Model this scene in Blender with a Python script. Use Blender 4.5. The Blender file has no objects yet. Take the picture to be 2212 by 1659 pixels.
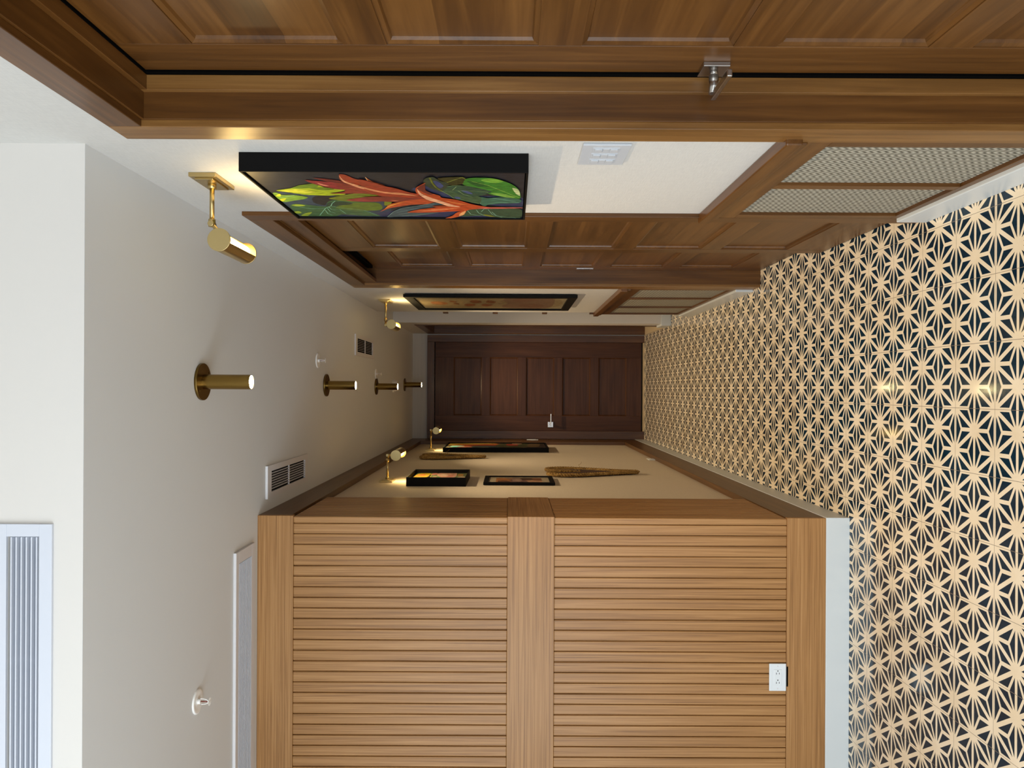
import bpy, bmesh, math, random
from mathutils import Matrix, Vector

S = bpy.context.scene
C = S.collection
PI = math.pi
random.seed(4)

# ------------------------------------------------------------------ camera
# The photograph is a portrait shot stored on its side: world "down" points to the right of the frame.
EYE = 1.423
FOCAL = 1650.0          # pixels on a 2212 px wide frame
ROLL = 0.005
cam_d = bpy.data.cameras.new('camera')
cam = bpy.data.objects.new('camera', cam_d)
C.objects.link(cam)
cam_d.sensor_fit = 'HORIZONTAL'
cam_d.sensor_width = 36.0
cam_d.lens = 36.0 * FOCAL / 2212.0
cam_d.shift_x = 1.0 / 2212.0
cam_d.shift_y = 10.5 / 2212.0
cam_d.clip_start = 0.02
lx = Vector((math.sin(ROLL), 0, -math.cos(ROLL)))
ly = Vector((math.cos(ROLL), 0, math.sin(ROLL)))
lz = Vector((0, -1, 0))
cam.matrix_world = Matrix(((lx.x, ly.x, lz.x, 0), (lx.y, ly.y, lz.y, 0), (lx.z, ly.z, lz.z, EYE), (0, 0, 0, 1)))
S.camera = cam

# ------------------------------------------------------------------ world, daylight, exposure
w = bpy.data.worlds.new('world')
S.world = w
w.use_nodes = True
w.node_tree.nodes['Background'].inputs[0].default_value = (0.75, 0.86, 1.0, 1)
w.node_tree.nodes['Background'].inputs[1].default_value = 0.9


def area(name, loc, direction, sx, sy, power, col, spread=PI, up='Z'):
    d = bpy.data.lights.new(name, 'AREA')
    d.shape = 'RECTANGLE'
    d.size = sx
    d.size_y = sy
    d.energy = power
    d.color = col
    d.spread = spread
    o = bpy.data.objects.new(name, d)
    C.objects.link(o)
    o.location = loc
    o.rotation_euler = Vector(direction).to_track_quat('-Z', 'Y').to_euler()
    return o


# daylight entering through the wide glazed opening of the entry room behind the camera
area('window_daylight', (-1.0, -2.45, 1.35), (0.12, 1, -0.30), 2.9, 2.0, 62.0, (0.85, 0.94, 1.0))
# and through the window in the left wall of the entry room
area('window_daylight', (-2.76, -0.35, 1.40), (1, 0.42, -0.28), 2.5, 2.1, 88.0, (0.85, 0.94, 1.0))

S.view_settings.view_transform = 'Standard'
S.view_settings.look = 'None'
S.view_settings.gamma = 1.0
S.view_settings.exposure = 0.22
S.view_settings.use_curve_mapping = False
S.cycles.max_bounces = 8
S.cycles.diffuse_bounces = 6


# ------------------------------------------------------------------ materials
def lin(c):
    return tuple(((v / 255) / 12.92 if v / 255 <= 0.04045 else (((v / 255) + 0.055) / 1.055) ** 2.4) for v in c) + (1,)


def new_mat(name):
    m = bpy.data.materials.new(name)
    m.use_nodes = True
    nt = m.node_tree
    b = nt.nodes['Principled BSDF']
    return m, nt, b


def plain(name, col, rough=0.5, metal=0.0, spec=0.5, bump=None, emit=None, estr=0.0):
    m, nt, b = new_mat(name)
    b.inputs['Base Color'].default_value = lin(col)
    b.inputs['Roughness'].default_value = rough
    b.inputs['Metallic'].default_value = metal
    b.inputs['Specular IOR Level'].default_value = spec
    if emit:
        b.inputs['Emission Color'].default_value = lin(emit)
        b.inputs['Emission Strength'].default_value = estr
    if bump:
        tc = nt.nodes.new('ShaderNodeTexCoord')
        mp = nt.nodes.new('ShaderNodeMapping')
        mp.inputs['Scale'].default_value = bump[0]
        nt.links.new(tc.outputs['Object'], mp.inputs[0])
        n = nt.nodes.new('ShaderNodeTexNoise')
        n.inputs['Scale'].default_value = 1.0
        n.inputs['Detail'].default_value = 4
        nt.links.new(mp.outputs[0], n.inputs[0])
        bp = nt.nodes.new('ShaderNodeBump')
        bp.inputs['Strength'].default_value = bump[1]
        bp.inputs['Distance'].default_value = bump[2]
        nt.links.new(n.outputs[0], bp.inputs['Height'])
        nt.links.new(bp.outputs[0], b.inputs['Normal'])
    return m


def node(nt, kind, **kw):
    n = nt.nodes.new(kind)
    for k, v in kw.items():
        setattr(n, k, v)
    return n


def math_n(nt, op, a, b=None, c=None):
    n = nt.nodes.new('ShaderNodeMath')
    n.operation = op
    for i, v in enumerate((a, b, c)):
        if v is None:
            continue
        if isinstance(v, (int, float)):
            n.inputs[i].default_value = v
        else:
            nt.links.new(v, n.inputs[i])
    return n.outputs[0]


def wood(name, axis, dark, mid, light, rough=0.32, grain=1.0, boards=None, coat=0.0, contrast=1.0, bumpd=0.0006, wts=0.6, spec=0.4, bvar=.09):
    """grain along axis (0,1,2) in object space; boards=(axis, width) gives glued strips of slightly different tone"""
    m, nt, b = new_mat(name)
    tc = nt.nodes.new('ShaderNodeTexCoord')
    sep = nt.nodes.new('ShaderNodeSeparateXYZ')
    nt.links.new(tc.outputs['Object'], sep.inputs[0])
    src = tc.outputs['Object']
    hashv = None
    if boards:
        fl = math_n(nt, 'FLOOR', math_n(nt, 'DIVIDE', sep.outputs[boards[0]], boards[1]))
        wn = node(nt, 'ShaderNodeTexWhiteNoise', noise_dimensions='1D')
        nt.links.new(fl, wn.inputs['W'])
        hashv = wn.outputs['Value']
        cmb = nt.nodes.new('ShaderNodeCombineXYZ')
        nt.links.new(math_n(nt, 'MULTIPLY', hashv, 37.0), cmb.inputs[0])
        nt.links.new(math_n(nt, 'MULTIPLY', hashv, 91.0), cmb.inputs[1])
        nt.links.new(math_n(nt, 'MULTIPLY', hashv, 53.0), cmb.inputs[2])
        va = node(nt, 'ShaderNodeVectorMath', operation='ADD')
        nt.links.new(src, va.inputs[0])
        nt.links.new(cmb.outputs[0], va.inputs[1])
        src = va.outputs[0]
    oi = nt.nodes.new('ShaderNodeObjectInfo')
    va2 = node(nt, 'ShaderNodeVectorMath', operation='ADD')
    cmb2 = nt.nodes.new('ShaderNodeCombineXYZ')
    for i, k in enumerate((13.0, 29.0, 17.0)):
        nt.links.new(math_n(nt, 'MULTIPLY', oi.outputs['Random'], k), cmb2.inputs[i])
    nt.links.new(src, va2.inputs[0])
    nt.links.new(cmb2.outputs[0], va2.inputs[1])
    src = va2.outputs[0]
    mp = nt.nodes.new('ShaderNodeMapping')
    sc = [42.0 * grain] * 3
    sc[axis] = 1.6
    mp.inputs['Scale'].default_value = sc
    nt.links.new(src, mp.inputs[0])
    n1 = nt.nodes.new('ShaderNodeTexNoise')
    n1.inputs['Scale'].default_value = 1.0
    n1.inputs['Detail'].default_value = 6
    n1.inputs['Roughness'].default_value = 0.62
    n1.inputs['Distortion'].default_value = 0.7
    nt.links.new(mp.outputs[0], n1.inputs[0])
    mp2 = nt.nodes.new('ShaderNodeMapping')
    sc = [7.0 * grain] * 3
    sc[axis] = 0.9
    mp2.inputs['Scale'].default_value = sc
    nt.links.new(src, mp2.inputs[0])
    n2 = nt.nodes.new('ShaderNodeTexNoise')
    n2.inputs['Scale'].default_value = 1.0
    n2.inputs['Detail'].default_value = 3
    n2.inputs['Distortion'].default_value = 1.6
    nt.links.new(mp2.outputs[0], n2.inputs[0])
    mix = math_n(nt, 'ADD', math_n(nt, 'MULTIPLY', n1.outputs[0], wts), math_n(nt, 'MULTIPLY', n2.outputs[0], 1 - wts))
    mix = math_n(nt, 'MULTIPLY_ADD', math_n(nt, 'SUBTRACT', mix, 0.5), contrast, 0.5)
    if hashv is not None:
        mix = math_n(nt, 'ADD', mix, math_n(nt, 'MULTIPLY', math_n(nt, 'SUBTRACT', hashv, 0.5), bvar))
    cr = nt.nodes.new('ShaderNodeValToRGB')
    cr.color_ramp.elements[0].position = 0.3
    cr.color_ramp.elements[0].color = lin(dark)
    cr.color_ramp.elements[1].position = 0.72
    cr.color_ramp.elements[1].color = lin(light)
    e = cr.color_ramp.elements.new(0.5)
    e.color = lin(mid)
    nt.links.new(mix, cr.inputs[0])
    nt.links.new(cr.outputs[0], b.inputs['Base Color'])
    b.inputs['Roughness'].default_value = rough
    b.inputs['Specular IOR Level'].default_value = spec
    b.inputs['Coat Weight'].default_value = coat
    b.inputs['Coat Roughness'].default_value = 0.18
    bp = nt.nodes.new('ShaderNodeBump')
    bp.inputs['Strength'].default_value = 0.25
    bp.inputs['Distance'].default_value = bumpd
    nt.links.new(n1.outputs[0], bp.inputs['Height'])
    nt.links.new(bp.outputs[0], b.inputs['Normal'])
    return m


def floor_mat():
    """cement tile 200 x 200 mm with a hemp-leaf star pattern: stars every 133 mm across, rows staggered every 100 mm"""
    m, nt, b = new_mat('star_cement_tile')
    tc = nt.nodes.new('ShaderNodeTexCoord')
    sep = nt.nodes.new('ShaderNodeSeparateXYZ')
    nt.links.new(tc.outputs['Object'], sep.inputs[0])
    A, D = 0.2 / 1.5, 0.2
    M = lambda op, a, b_=None, c=None: math_n(nt, op, a, b_, c)

    def fold(v, per, off):
        q = M('DIVIDE', M('SUBTRACT', v, off), per)
        f = M('SUBTRACT', q, M('ROUND', q))
        return M('MULTIPLY', M('ABSOLUTE', f), per)
    u0 = fold(sep.outputs[0], A, 0.0133)
    v0 = fold(sep.outputs[1], D, 2.548)
    above = M('GREATER_THAN', M('DIVIDE', v0, D / 2), M('DIVIDE', u0, A / 2))
    # point-mirror the upper triangle of the quarter cell onto the lower one
    u = M('ADD', u0, M('MULTIPLY', above, M('SUBTRACT', A / 2, M('MULTIPLY', u0, 2))))
    v = M('ADD', v0, M('MULTIPLY', above, M('SUBTRACT', D / 2, M('MULTIPLY', v0, 2))))
    # signed distance above the line star -> centroid
    L = math.hypot(A / 2, D / 6)
    n1 = (-(D / 6) / L, (A / 2) / L)
    d1 = M('ADD', M('MULTIPLY', u, n1[0]), M('MULTIPLY', v, n1[1]))
    L = math.hypot(A / 2, D / 2)
    n2 = ((D / 2) / L, -(A / 2) / L)
    d2 = M('ADD', M('MULTIPLY', u, n2[0]), M('MULTIPLY', v, n2[1]))
    W = 0.0060
    sliver = M('MULTIPLY', M('LESS_THAN', d1, -W * 0.72), M('GREATER_THAN', v, 0.0054))
    wedge = M('MULTIPLY', M('GREATER_THAN', d1, W * 0.8), M('MULTIPLY', M('GREATER_THAN', d2, 0.0067), M('LESS_THAN', u, A / 2 - 0.0062)))
    dark = M('MAXIMUM', sliver, wedge)
    gx = M('LESS_THAN', fold(sep.outputs[0], 0.2, -0.0534), 0.0007)
    gy = M('LESS_THAN', fold(sep.outputs[1], 0.2, 2.448), 0.0007)
    grout = M('MAXIMUM', gx, gy)
    n = nt.nodes.new('ShaderNodeTexNoise')
    n.inputs['Scale'].default_value = 5
    n.inputs['Detail'].default_value = 8
    n.inputs['Roughness'].default_value = 0.65
    nt.links.new(tc.outputs['Object'], n.inputs[0])
    cr = nt.nodes.new('ShaderNodeValToRGB')
    cr.color_ramp.elements[0].position = 0.35
    cr.color_ramp.elements[0].color = lin((236, 218, 188))
    cr.color_ramp.elements[1].position = 0.7
    cr.color_ramp.elements[1].color = lin((250, 236, 212))
    nt.links.new(n.outputs[0], cr.inputs[0])
    cd = nt.nodes.new('ShaderNodeValToRGB')
    cd.color_ramp.elements[0].position = 0.3
    cd.color_ramp.elements[0].color = lin((5, 32, 50))
    cd.color_ramp.elements[1].position = 0.75
    cd.color_ramp.elements[1].color = lin((14, 50, 70))
    nt.links.new(n.outputs[0], cd.inputs[0])
    mx = node(nt, 'ShaderNodeMix', data_type='RGBA')
    nt.links.new(dark, mx.inputs[0])
    nt.links.new(cr.outputs[0], mx.inputs[6])
    nt.links.new(cd.outputs[0], mx.inputs[7])
    mg = node(nt, 'ShaderNodeMix', data_type='RGBA')
    nt.links.new(grout, mg.inputs[0])
    nt.links.new(mx.outputs[2], mg.inputs[6])
    mg.inputs[7].default_value = lin((140, 125, 108))
    nt.links.new(mg.outputs[2], b.inputs['Base Color'])
    nt.links.new(M('MULTIPLY_ADD', n.outputs[0], 0.10, 0.05), b.inputs['Roughness'])
    b.inputs['Specular IOR Level'].default_value = 0.4
    bp = nt.nodes.new('ShaderNodeBump')
    bp.inputs['Strength'].default_value = 0.12
    bp.inputs['Distance'].default_value = 0.002
    n3 = nt.nodes.new('ShaderNodeTexNoise')
    n3.inputs['Scale'].default_value = 9
    n3.inputs['Detail'].default_value = 3
    nt.links.new(tc.outputs['Object'], n3.inputs[0])
    nt.links.new(M('SUBTRACT', n3.outputs[0], M('MULTIPLY', grout, 0.6)), bp.inputs['Height'])
    nt.links.new(bp.outputs[0], b.inputs['Normal'])
    return m


def weave_mat():
    """twisted rush cloth behind the wainscot rails: vertical cords wrapped with pale diagonal stitches"""
    m, nt, b = new_mat('woven_rush')
    tc = nt.nodes.new('ShaderNodeTexCoord')
    sep = nt.nodes.new('ShaderNodeSeparateXYZ')
    nt.links.new(tc.outputs['Object'], sep.inputs[0])
    M = lambda op, a, b_=None, c=None: math_n(nt, op, a, b_, c)
    y, z = sep.outputs[1], sep.outputs[2]
    cord = M('DIVIDE', y, 0.0140)
    cell = M('FLOOR', cord)
    fr = M('SUBTRACT', cord, cell)
    odd = M('MODULO', M('ABSOLUTE', cell), 2.0)
    sgn = M('MULTIPLY_ADD', odd, 2.0, -1.0)
    ph = M('ADD', M('DIVIDE', z, 0.0190), M('MULTIPLY', M('MULTIPLY', fr, 0.9), sgn))
    st = M('SINE', M('MULTIPLY', ph, 2 * PI))
    ridge = M('SINE', M('MULTIPLY', fr, PI))
    nz = nt.nodes.new('ShaderNodeTexNoise')
    nz.inputs['Scale'].default_value = 160
    nz.inputs['Detail'].default_value = 3
    nt.links.new(tc.outputs['Object'], nz.inputs[0])
    h = M('ADD', M('MULTIPLY', M('MULTIPLY_ADD', st, 0.5, 0.5), ridge), M('MULTIPLY', nz.outputs[0], 0.5))
    cr = nt.nodes.new('ShaderNodeValToRGB')
    cr.color_ramp.elements[0].position = 0.2
    cr.color_ramp.elements[0].color = lin((80, 76, 66))
    cr.color_ramp.elements[1].position = 1.05
    cr.color_ramp.elements[1].color = lin((192, 188, 172))
    e = cr.color_ramp.elements.new(0.5)
    e.color = lin((132, 127, 112))
    nt.links.new(h, cr.inputs[0])
    nt.links.new(cr.outputs[0], b.inputs['Base Color'])
    b.inputs['Roughness'].default_value = 0.75
    bp = nt.nodes.new('ShaderNodeBump')
    bp.inputs['Strength'].default_value = 0.6
    bp.inputs['Distance'].default_value = 0.002
    nt.links.new(h, bp.inputs['Height'])
    nt.links.new(bp.outputs[0], b.inputs['Normal'])
    return m


def linen_mat(name, col):
    m, nt, b = new_mat(name)
    tc = nt.nodes.new('ShaderNodeTexCoord')
    hs = []
    for sc in ((1, 40, 520), (1, 520, 40)):
        mp = nt.nodes.new('ShaderNodeMapping')
        mp.inputs['Scale'].default_value = sc
        nt.links.new(tc.outputs['Object'], mp.inputs[0])
        n = nt.nodes.new('ShaderNodeTexNoise')
        n.inputs['Scale'].default_value = 1
        n.inputs['Detail'].default_value = 2
        nt.links.new(mp.outputs[0], n.inputs[0])
        hs.append(n.outputs[0])
    h = math_n(nt, 'ADD', hs[0], hs[1])
    cr = nt.nodes.new('ShaderNodeValToRGB')
    cr.color_ramp.elements[0].position = 0.3
    cr.color_ramp.elements[0].color = lin(tuple(int(v * .94) for v in col))
    cr.color_ramp.elements[1].position = 0.7
    cr.color_ramp.elements[1].color = lin(col)
    nt.links.new(math_n(nt, 'MULTIPLY', h, 0.5), cr.inputs[0])
    nt.links.new(cr.outputs[0], b.inputs['Base Color'])
    b.inputs['Roughness'].default_value = 0.85
    bp = nt.nodes.new('ShaderNodeBump')
    bp.inputs['Strength'].default_value = 0.35
    bp.inputs['Distance'].default_value = 0.001
    nt.links.new(h, bp.inputs['Height'])
    nt.links.new(bp.outputs[0], b.inputs['Normal'])
    return m


DK, MD, LT = (62, 36, 13), (90, 56, 22), (118, 78, 36)
W_X = wood('door_wood_grain_x', 0, DK, MD, LT, boards=None)
W_Z = wood('door_wood_grain_z', 2, DK, MD, LT)
W_Y = wood('door_wood_grain_y', 1, DK, MD, LT)
W_PAN = wood('door_wood_panel', 0, DK, MD, LT, boards=(2, 0.105), contrast=0.8, bvar=.16)
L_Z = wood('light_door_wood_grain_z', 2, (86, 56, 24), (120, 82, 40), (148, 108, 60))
L_Y = wood('light_door_wood_grain_y', 1, (80, 52, 22), (112, 76, 38), (140, 100, 56))
R1, R2, R3 = (64, 39, 25), (84, 53, 35), (102, 68, 46)
E_X = wood('entry_wood_grain_x', 0, R1, R2, R3, spec=0.15)
E_Z = wood('entry_wood_grain_z', 2, R1, R2, R3, spec=0.15)
E_PAN = wood('entry_wood_panel', 0, R1, R2, R3, spec=0.15)
O1, O2, O3 = (118, 79, 40), (160, 115, 66), (188, 143, 92)
O_X = wood('oak_grain_x', 0, O1, O2, O3, wts=0.85, rough=0.42, grain=3.4, contrast=0.95, bvar=.05)
O_Z = wood('oak_slats_grain_z', 2, O1, O2, O3, wts=0.85, rough=0.42, grain=3.4, contrast=0.95, bvar=.05, boards=(0, 0.0445))
O_ZY = wood('oak_slats_side_grain_z', 2, O1, O2, O3, wts=0.85, rough=0.42, grain=3.4, contrast=0.95, bvar=.05, boards=(1, 0.0445))
O_Y = wood('oak_grain_y', 1, O1, O2, O3, rough=0.42, grain=3.4, contrast=0.95, wts=0.85)
B1, B2, B3 = (70, 45, 18), (94, 62, 28), (118, 81, 40)
B_Y = wood('hall_trim_grain_y', 1, B1, B2, B3, rough=0.36, grain=1.6)
B_Z = wood('hall_trim_grain_z', 2, B1, B2, B3, rough=0.36, grain=1.6)
FLOOR = floor_mat()
WEAVE = weave_mat()
LINEN = linen_mat('linen_wallpaper', (205, 203, 198))
PLASTER = plain('ceiling_paint', (216, 218, 219), 0.7, bump=((60, 60, 60), 0.08, 0.0004))
HALLPAINT = linen_mat('sand_wall_covering', (216, 202, 178))
WHITEP = plain('white_wall_paint', (210, 206, 201), 0.7, bump=((60, 60, 60), 0.08, 0.0004))
STONE = plain('white_stone_base', (206, 212, 214), 0.34, bump=((6, 6, 6), 0.05, 0.0005))
THRESH = plain('cream_stone', (216, 196, 160), 0.3)
BRASS = plain('brushed_brass', (194, 172, 120), 0.3, metal=1.0)
BRASSD = plain('dark_brass', (120, 96, 50), 0.34, metal=1.0)
BRASST = plain('tube_brass', (146, 118, 62), 0.22, metal=1.0)
STEEL = plain('satin_nickel', (186, 182, 178), 0.24, metal=1.0)
BLACK = plain('black_lacquer_frame', (7, 6, 6), 0.6, spec=0.12)
BLACKV = plain('black_void', (4, 4, 4), 0.9, spec=0.05)  # frame backings, and the painted shade of gaps, vents and closet
VENTW = plain('white_metal_grille', (214, 212, 214), 0.45)
VENTB = plain('pale_grey_metal', (202, 206, 216), 0.4)
DUCT = plain('grey_duct', (96, 104, 110), 0.6)
PLATE = plain('white_plastic', (222, 228, 232), 0.3)
PLATEG = plain('grey_white_plastic', (186, 190, 196), 0.35)
DARKP = plain('dark_slot', (18, 18, 22), 0.5)
SPRW = plain('white_enamel', (238, 236, 232), 0.3)
REDG = plain('red_glass', (120, 34, 20), 0.15)
BULB = plain('warm_bulb', (255, 240, 214), 0.4, emit=(255, 216, 128), estr=15.0)
LED = plain('downlight_lens', (255, 244, 224), 0.4, emit=(255, 230, 170), estr=140.0)
ROPE = wood('braided_fibre', 2, (84, 60, 22), (142, 108, 52), (190, 156, 92), rough=0.8, grain=3.0, contrast=1.5, bumpd=0.002)
HUSK = wood('dark_husk', 2, (46, 28, 20), (70, 46, 34), (94, 64, 48), rough=0.7, grain=1.4)


# ------------------------------------------------------------------ mesh helpers
def box(bm, x0, x1, y0, y1, z0, z1, mi=0):
    x0, x1 = min(x0, x1), max(x0, x1)
    y0, y1 = min(y0, y1), max(y0, y1)
    z0, z1 = min(z0, z1), max(z0, z1)
    v = [bm.verts.new(p) for p in ((x0, y0, z0), (x1, y0, z0), (x1, y1, z0), (x0, y1, z0), (x0, y0, z1), (x1, y0, z1), (x1, y1, z1), (x0, y1, z1))]
    for q in ((0, 3, 2, 1), (4, 5, 6, 7), (0, 1, 5, 4), (1, 2, 6, 5), (2, 3, 7, 6), (3, 0, 4, 7)):
        f = bm.faces.new([v[i] for i in q])
        f.material_index = mi


def boxes(*lst):
    bm = bmesh.new()
    for b in lst:
        box(bm, *b)
    return bm


def tube(bm, p0, p1, r0, r1=None, seg=24, caps=True, mi=0, smooth=True):
    r1 = r0 if r1 is None else r1
    p0, p1 = Vector(p0), Vector(p1)
    d = (p1 - p0).normalized()
    a = d.orthogonal().normalized()
    b = d.cross(a)
    ra, rb = [], []
    for i in range(seg):
        t = 2 * PI * i / seg
        o = a * math.cos(t) + b * math.sin(t)
        ra.append(bm.verts.new(p0 + o * r0))
        rb.append(bm.verts.new(p1 + o * r1))
    for i in range(seg):
        j = (i + 1) % seg
        f = bm.faces.new((ra[i], ra[j], rb[j], rb[i]))
        f.smooth = smooth
        f.material_index = mi
    if caps:
        f = bm.faces.new(ra[::-1]); f.material_index = mi
        f = bm.faces.new(rb); f.material_index = mi


def obj(name, bm, mats, parent=None, bevel=0.0, loc=None, segs=2):
    bmesh.ops.recalc_face_normals(bm, faces=bm.faces)
    me = bpy.data.meshes.new(name)
    bm.to_mesh(me)
    bm.free()
    for m in (mats if isinstance(mats, (list, tuple)) else [mats]):
        me.materials.append(m)
    o = bpy.data.objects.new(name, me)
    C.objects.link(o)
    if parent:
        o.parent = parent
    if loc:
        o.location = loc
    if bevel:
        md = o.modifiers.new('bevel', 'BEVEL')
        md.width = bevel
        md.segments = segs
        md.limit_method = 'ANGLE'
        md.angle_limit = math.radians(40)
        md.harden_normals = False
    return o


def tag(o, label, cat, group=None, kind=None):
    o['label'] = label
    o['category'] = cat
    if group:
        o['group'] = group
    if kind:
        o['kind'] = kind
    return o


def empty(name, label, cat, loc=(0, 0, 0), rz=0.0, group=None, kind=None):
    o = bpy.data.objects.new(name, None)
    C.objects.link(o)
    o.location = loc
    o.rotation_euler = (0, 0, rz)
    o.empty_display_size = 0.05
    return tag(o, label, cat, group, kind)


def copy_tree(o, parent=None):
    c = o.copy()
    C.objects.link(c)
    if parent:
        c.parent = parent
        c.matrix_parent_inverse = o.matrix_parent_inverse
    for ch in [k for k in bpy.data.objects if k.parent == o]:
        copy_tree(ch, c)
    return c


def struct(name, bm, m, label, cat, bevel=0.0):
    return tag(obj(name, bm, m, None, bevel), label, cat, kind='structure')


# ------------------------------------------------------------------ room shell
CZ = 2.487          # hall ceiling
FZ = 3.05           # entry room ceiling
RX = 0.605          # right wall plane
LX = -0.570         # left covered wall plane
FX = -0.537         # faces of the wood boards on the left
EY = 8.22           # end wall plane
SY = 3.208          # slatted wall plane
DY = 1.90           # drop between the two ceilings
AY0, AY1 = 6.02, 6.84   # side passage on the right

bm = boxes((-2.9, 2.3, -2.6, 8.45, -0.12, 0.0))
struct('floor', bm, FLOOR, 'cement tile floor with dark blue star pattern on cream', 'floor')
bm = boxes((-2.9, 2.3, DY + 0.0005, 8.45, CZ, CZ + 0.04))
struct('ceiling', bm, PLASTER, 'smooth off-white hall ceiling with brass downlights', 'ceiling')
bm = boxes((-2.9, 1.2, -2.6, DY + 0.02, FZ, FZ + 0.12))
struct('ceiling_entry', bm, WHITEP, 'higher white ceiling of the entry room, out of view', 'ceiling')
# drop face with the opening for the linear grille
VX1, VX0, VZ0, VZ1 = -0.372, -2.30, 2.592, 2.673
bm = boxes((VX1, 1.2, DY, DY + 0.12, CZ + .0004, FZ), (-2.9, VX0, DY, DY + 0.12, CZ + .0004, FZ), (VX0, VX1, DY, DY + 0.12, CZ + .0004, VZ0), (VX0, VX1, DY, DY + 0.12, VZ1, FZ))
struct('wall_soffit', bm, WHITEP, 'white vertical face where the ceiling drops down to the hall', 'wall')

# right wall: door A opening 0.85..1.722, closet opening 2.70..4.375, end at 6.02
AO0, AO1, AOZ = 0.86, 1.722, 2.262
BO0, BO1, BOZ = 2.70, 4.375, 2.268
T = 0.25
J = .019
bm = boxes((RX, RX + T, -2.6, AO0 - J, 0, FZ), (RX, RX + T, AO0 - J, AO1 + J, AOZ + J, FZ), (RX, RX + T, AO1 + J, DY + .06, 0, FZ),
           (RX, RX + T, DY + .06, BO0 - J, 0, CZ), (RX, RX + T, BO0 - J, BO1 + J, BOZ + J, CZ), (RX, RX + T, BO1 + J, AY0, 0, CZ))
struct('wall_right', bm, LINEN, 'right wall covered in pale linen textured wallpaper', 'wall')
bm = boxes((RX + T, RX + T + .05, AO0 - .1, AO1 + .1, 0, 2.4), (RX + T, RX + T + .05, BO0 - .1, BO1 + .1, 0, 2.4))
struct('wall_closet', bm, BLACKV, 'added closet backing coloured black in place of shade, behind the doors', 'wall')  # added black sheets: stand in for shade behind the doors, stop light leaks
# side passage and far right wall with door opening 7.13..8.10
CO0, CO1, COZ = 7.13, 8.10, 2.25
FRX = 0.590
bm = boxes((FRX, 2.3, AY1, AY1 + .14, 0, CZ), (FRX, FRX + T, AY1 + .14, CO0 - J, 0, CZ), (FRX, FRX + T, CO0 - J, CO1 + J, COZ + J, CZ), (FRX, FRX + T, CO1 + J, EY, 0, CZ))
struct('wall_far_right', bm, WHITEP, 'white wall beyond the side passage on the right', 'wall')
bm = boxes((2.2, 2.3, AY0 - .4, AY1, 0, CZ), (RX + T, 2.3, AY0 - .1, AY0, 0, CZ))
struct('wall_passage', bm, WHITEP, 'white side passage wall hidden beyond the right corner', 'wall')
bm = boxes((-2.9, -.4515, EY, EY + .2, 0, CZ), (.5035, 2.3, EY, EY + .2, 0, CZ), (-.4515, .5035, EY, EY + .2, 2.2525, CZ), (-.4515, .5035, EY + .12, EY + .2, 0, 2.2525))
struct('wall_end', bm, LINEN, 'narrow beige end wall above and beside the dark entry door', 'wall')
bm = boxes((LX - .15, LX, SY + .35, EY, 0, CZ))
struct('wall_left', bm, HALLPAINT, 'left hall wall covered in smooth sand coloured fabric', 'wall')
bm = boxes((-2.9, -2.75, -2.6, -1.65, 0, FZ), (-2.9, -2.75, .95, SY + .2, 0, FZ), (-2.9, -2.75, -1.65, .95, 2.5, FZ), (-2.9, -2.75, -1.65, .95, 0, .3), (-2.9, LX - .3, SY + .05, SY + .2, 0, CZ))
struct('wall_entry_left', bm, WHITEP, 'white wall closing the entry room, out of view', 'wall')
# back wall behind the camera with the wide window opening
bm = boxes((-2.9, -2.5, -2.6, -2.48, 0, FZ), (0.45, 1.2, -2.6, -2.48, 0, FZ), (-2.5, 0.45, -2.6, -2.48, 2.35, FZ))
struct('wall_back', bm, WHITEP, 'white wall behind the viewer around the wide glazed opening', 'wall')


# ------------------------------------------------------------------ baseboards and left boards
bm = boxes((-2.75, FX + .003, SY - .003, SY + .02, 0, .099))
struct('baseboard_front', bm, STONE, 'white stone baseboard under the oak slatted wall', 'baseboard', .002)
bm = boxes((LX, FX + .003, SY + .02, EY, 0, .099))
struct('baseboard_left', bm, STONE, 'pale stone baseboard running down the left side of the hall', 'baseboard', .002)
bm = boxes((.578, RX, 1.815, 2.625, 0, .104))
struct('baseboard_right', bm, STONE, 'white stone baseboard below the nearer woven wainscot', 'baseboard', .003)
bm = boxes((.578, RX, 4.505, AY0 + .02, 0, .104))
struct('baseboard_right_far', bm, STONE, 'white stone baseboard below the farther woven wainscot', 'baseboard', .003)
bm = boxes((FRX - .02, 2.2, AY1 - .022, AY1, 0, .088), (FRX - .02, FRX, AY1, CO0 - .08, 0, .088))
struct('baseboard_passage', bm, STONE, 'short white baseboard block at the far passage corner', 'baseboard', .004)
bm = boxes((FRX - .01, FRX + T, CO0 + .0, CO1, 0, .012))
struct('trim_threshold_side', bm, THRESH, 'cream stone threshold of the side door at the far right', 'threshold', .002)
bm = boxes((-.45, .50, EY - .05, EY + .06, 0, .014))
struct('trim_threshold', bm, THRESH, 'cream stone threshold under the dark door at the end', 'threshold', .002)

# slatted oak wall (front face + return into the hall)
sw = empty('wall_slatted', 'light oak slatted wall with vertical grooves and three flat boards', 'wall', kind='structure')
TOPZ, MID1, MID0, LOW1 = 2.337, 1.437, 1.240, .262
YR = 3.79


def slats_front(z0, z1):
    bm = bmesh.new()
    x = FX - .002
    first = True
    while x > -2.74:
        wdt = .0300 if first else .0445
        first = False
        # slat body with softened edges
        box(bm, x - wdt + .0016, x - .0016, SY + .004, SY + .02, z0, z1)
        x -= wdt
    box(bm, -2.74, FX - .03, SY + .012, SY + .03, z0, z1)
    return bm


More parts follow.
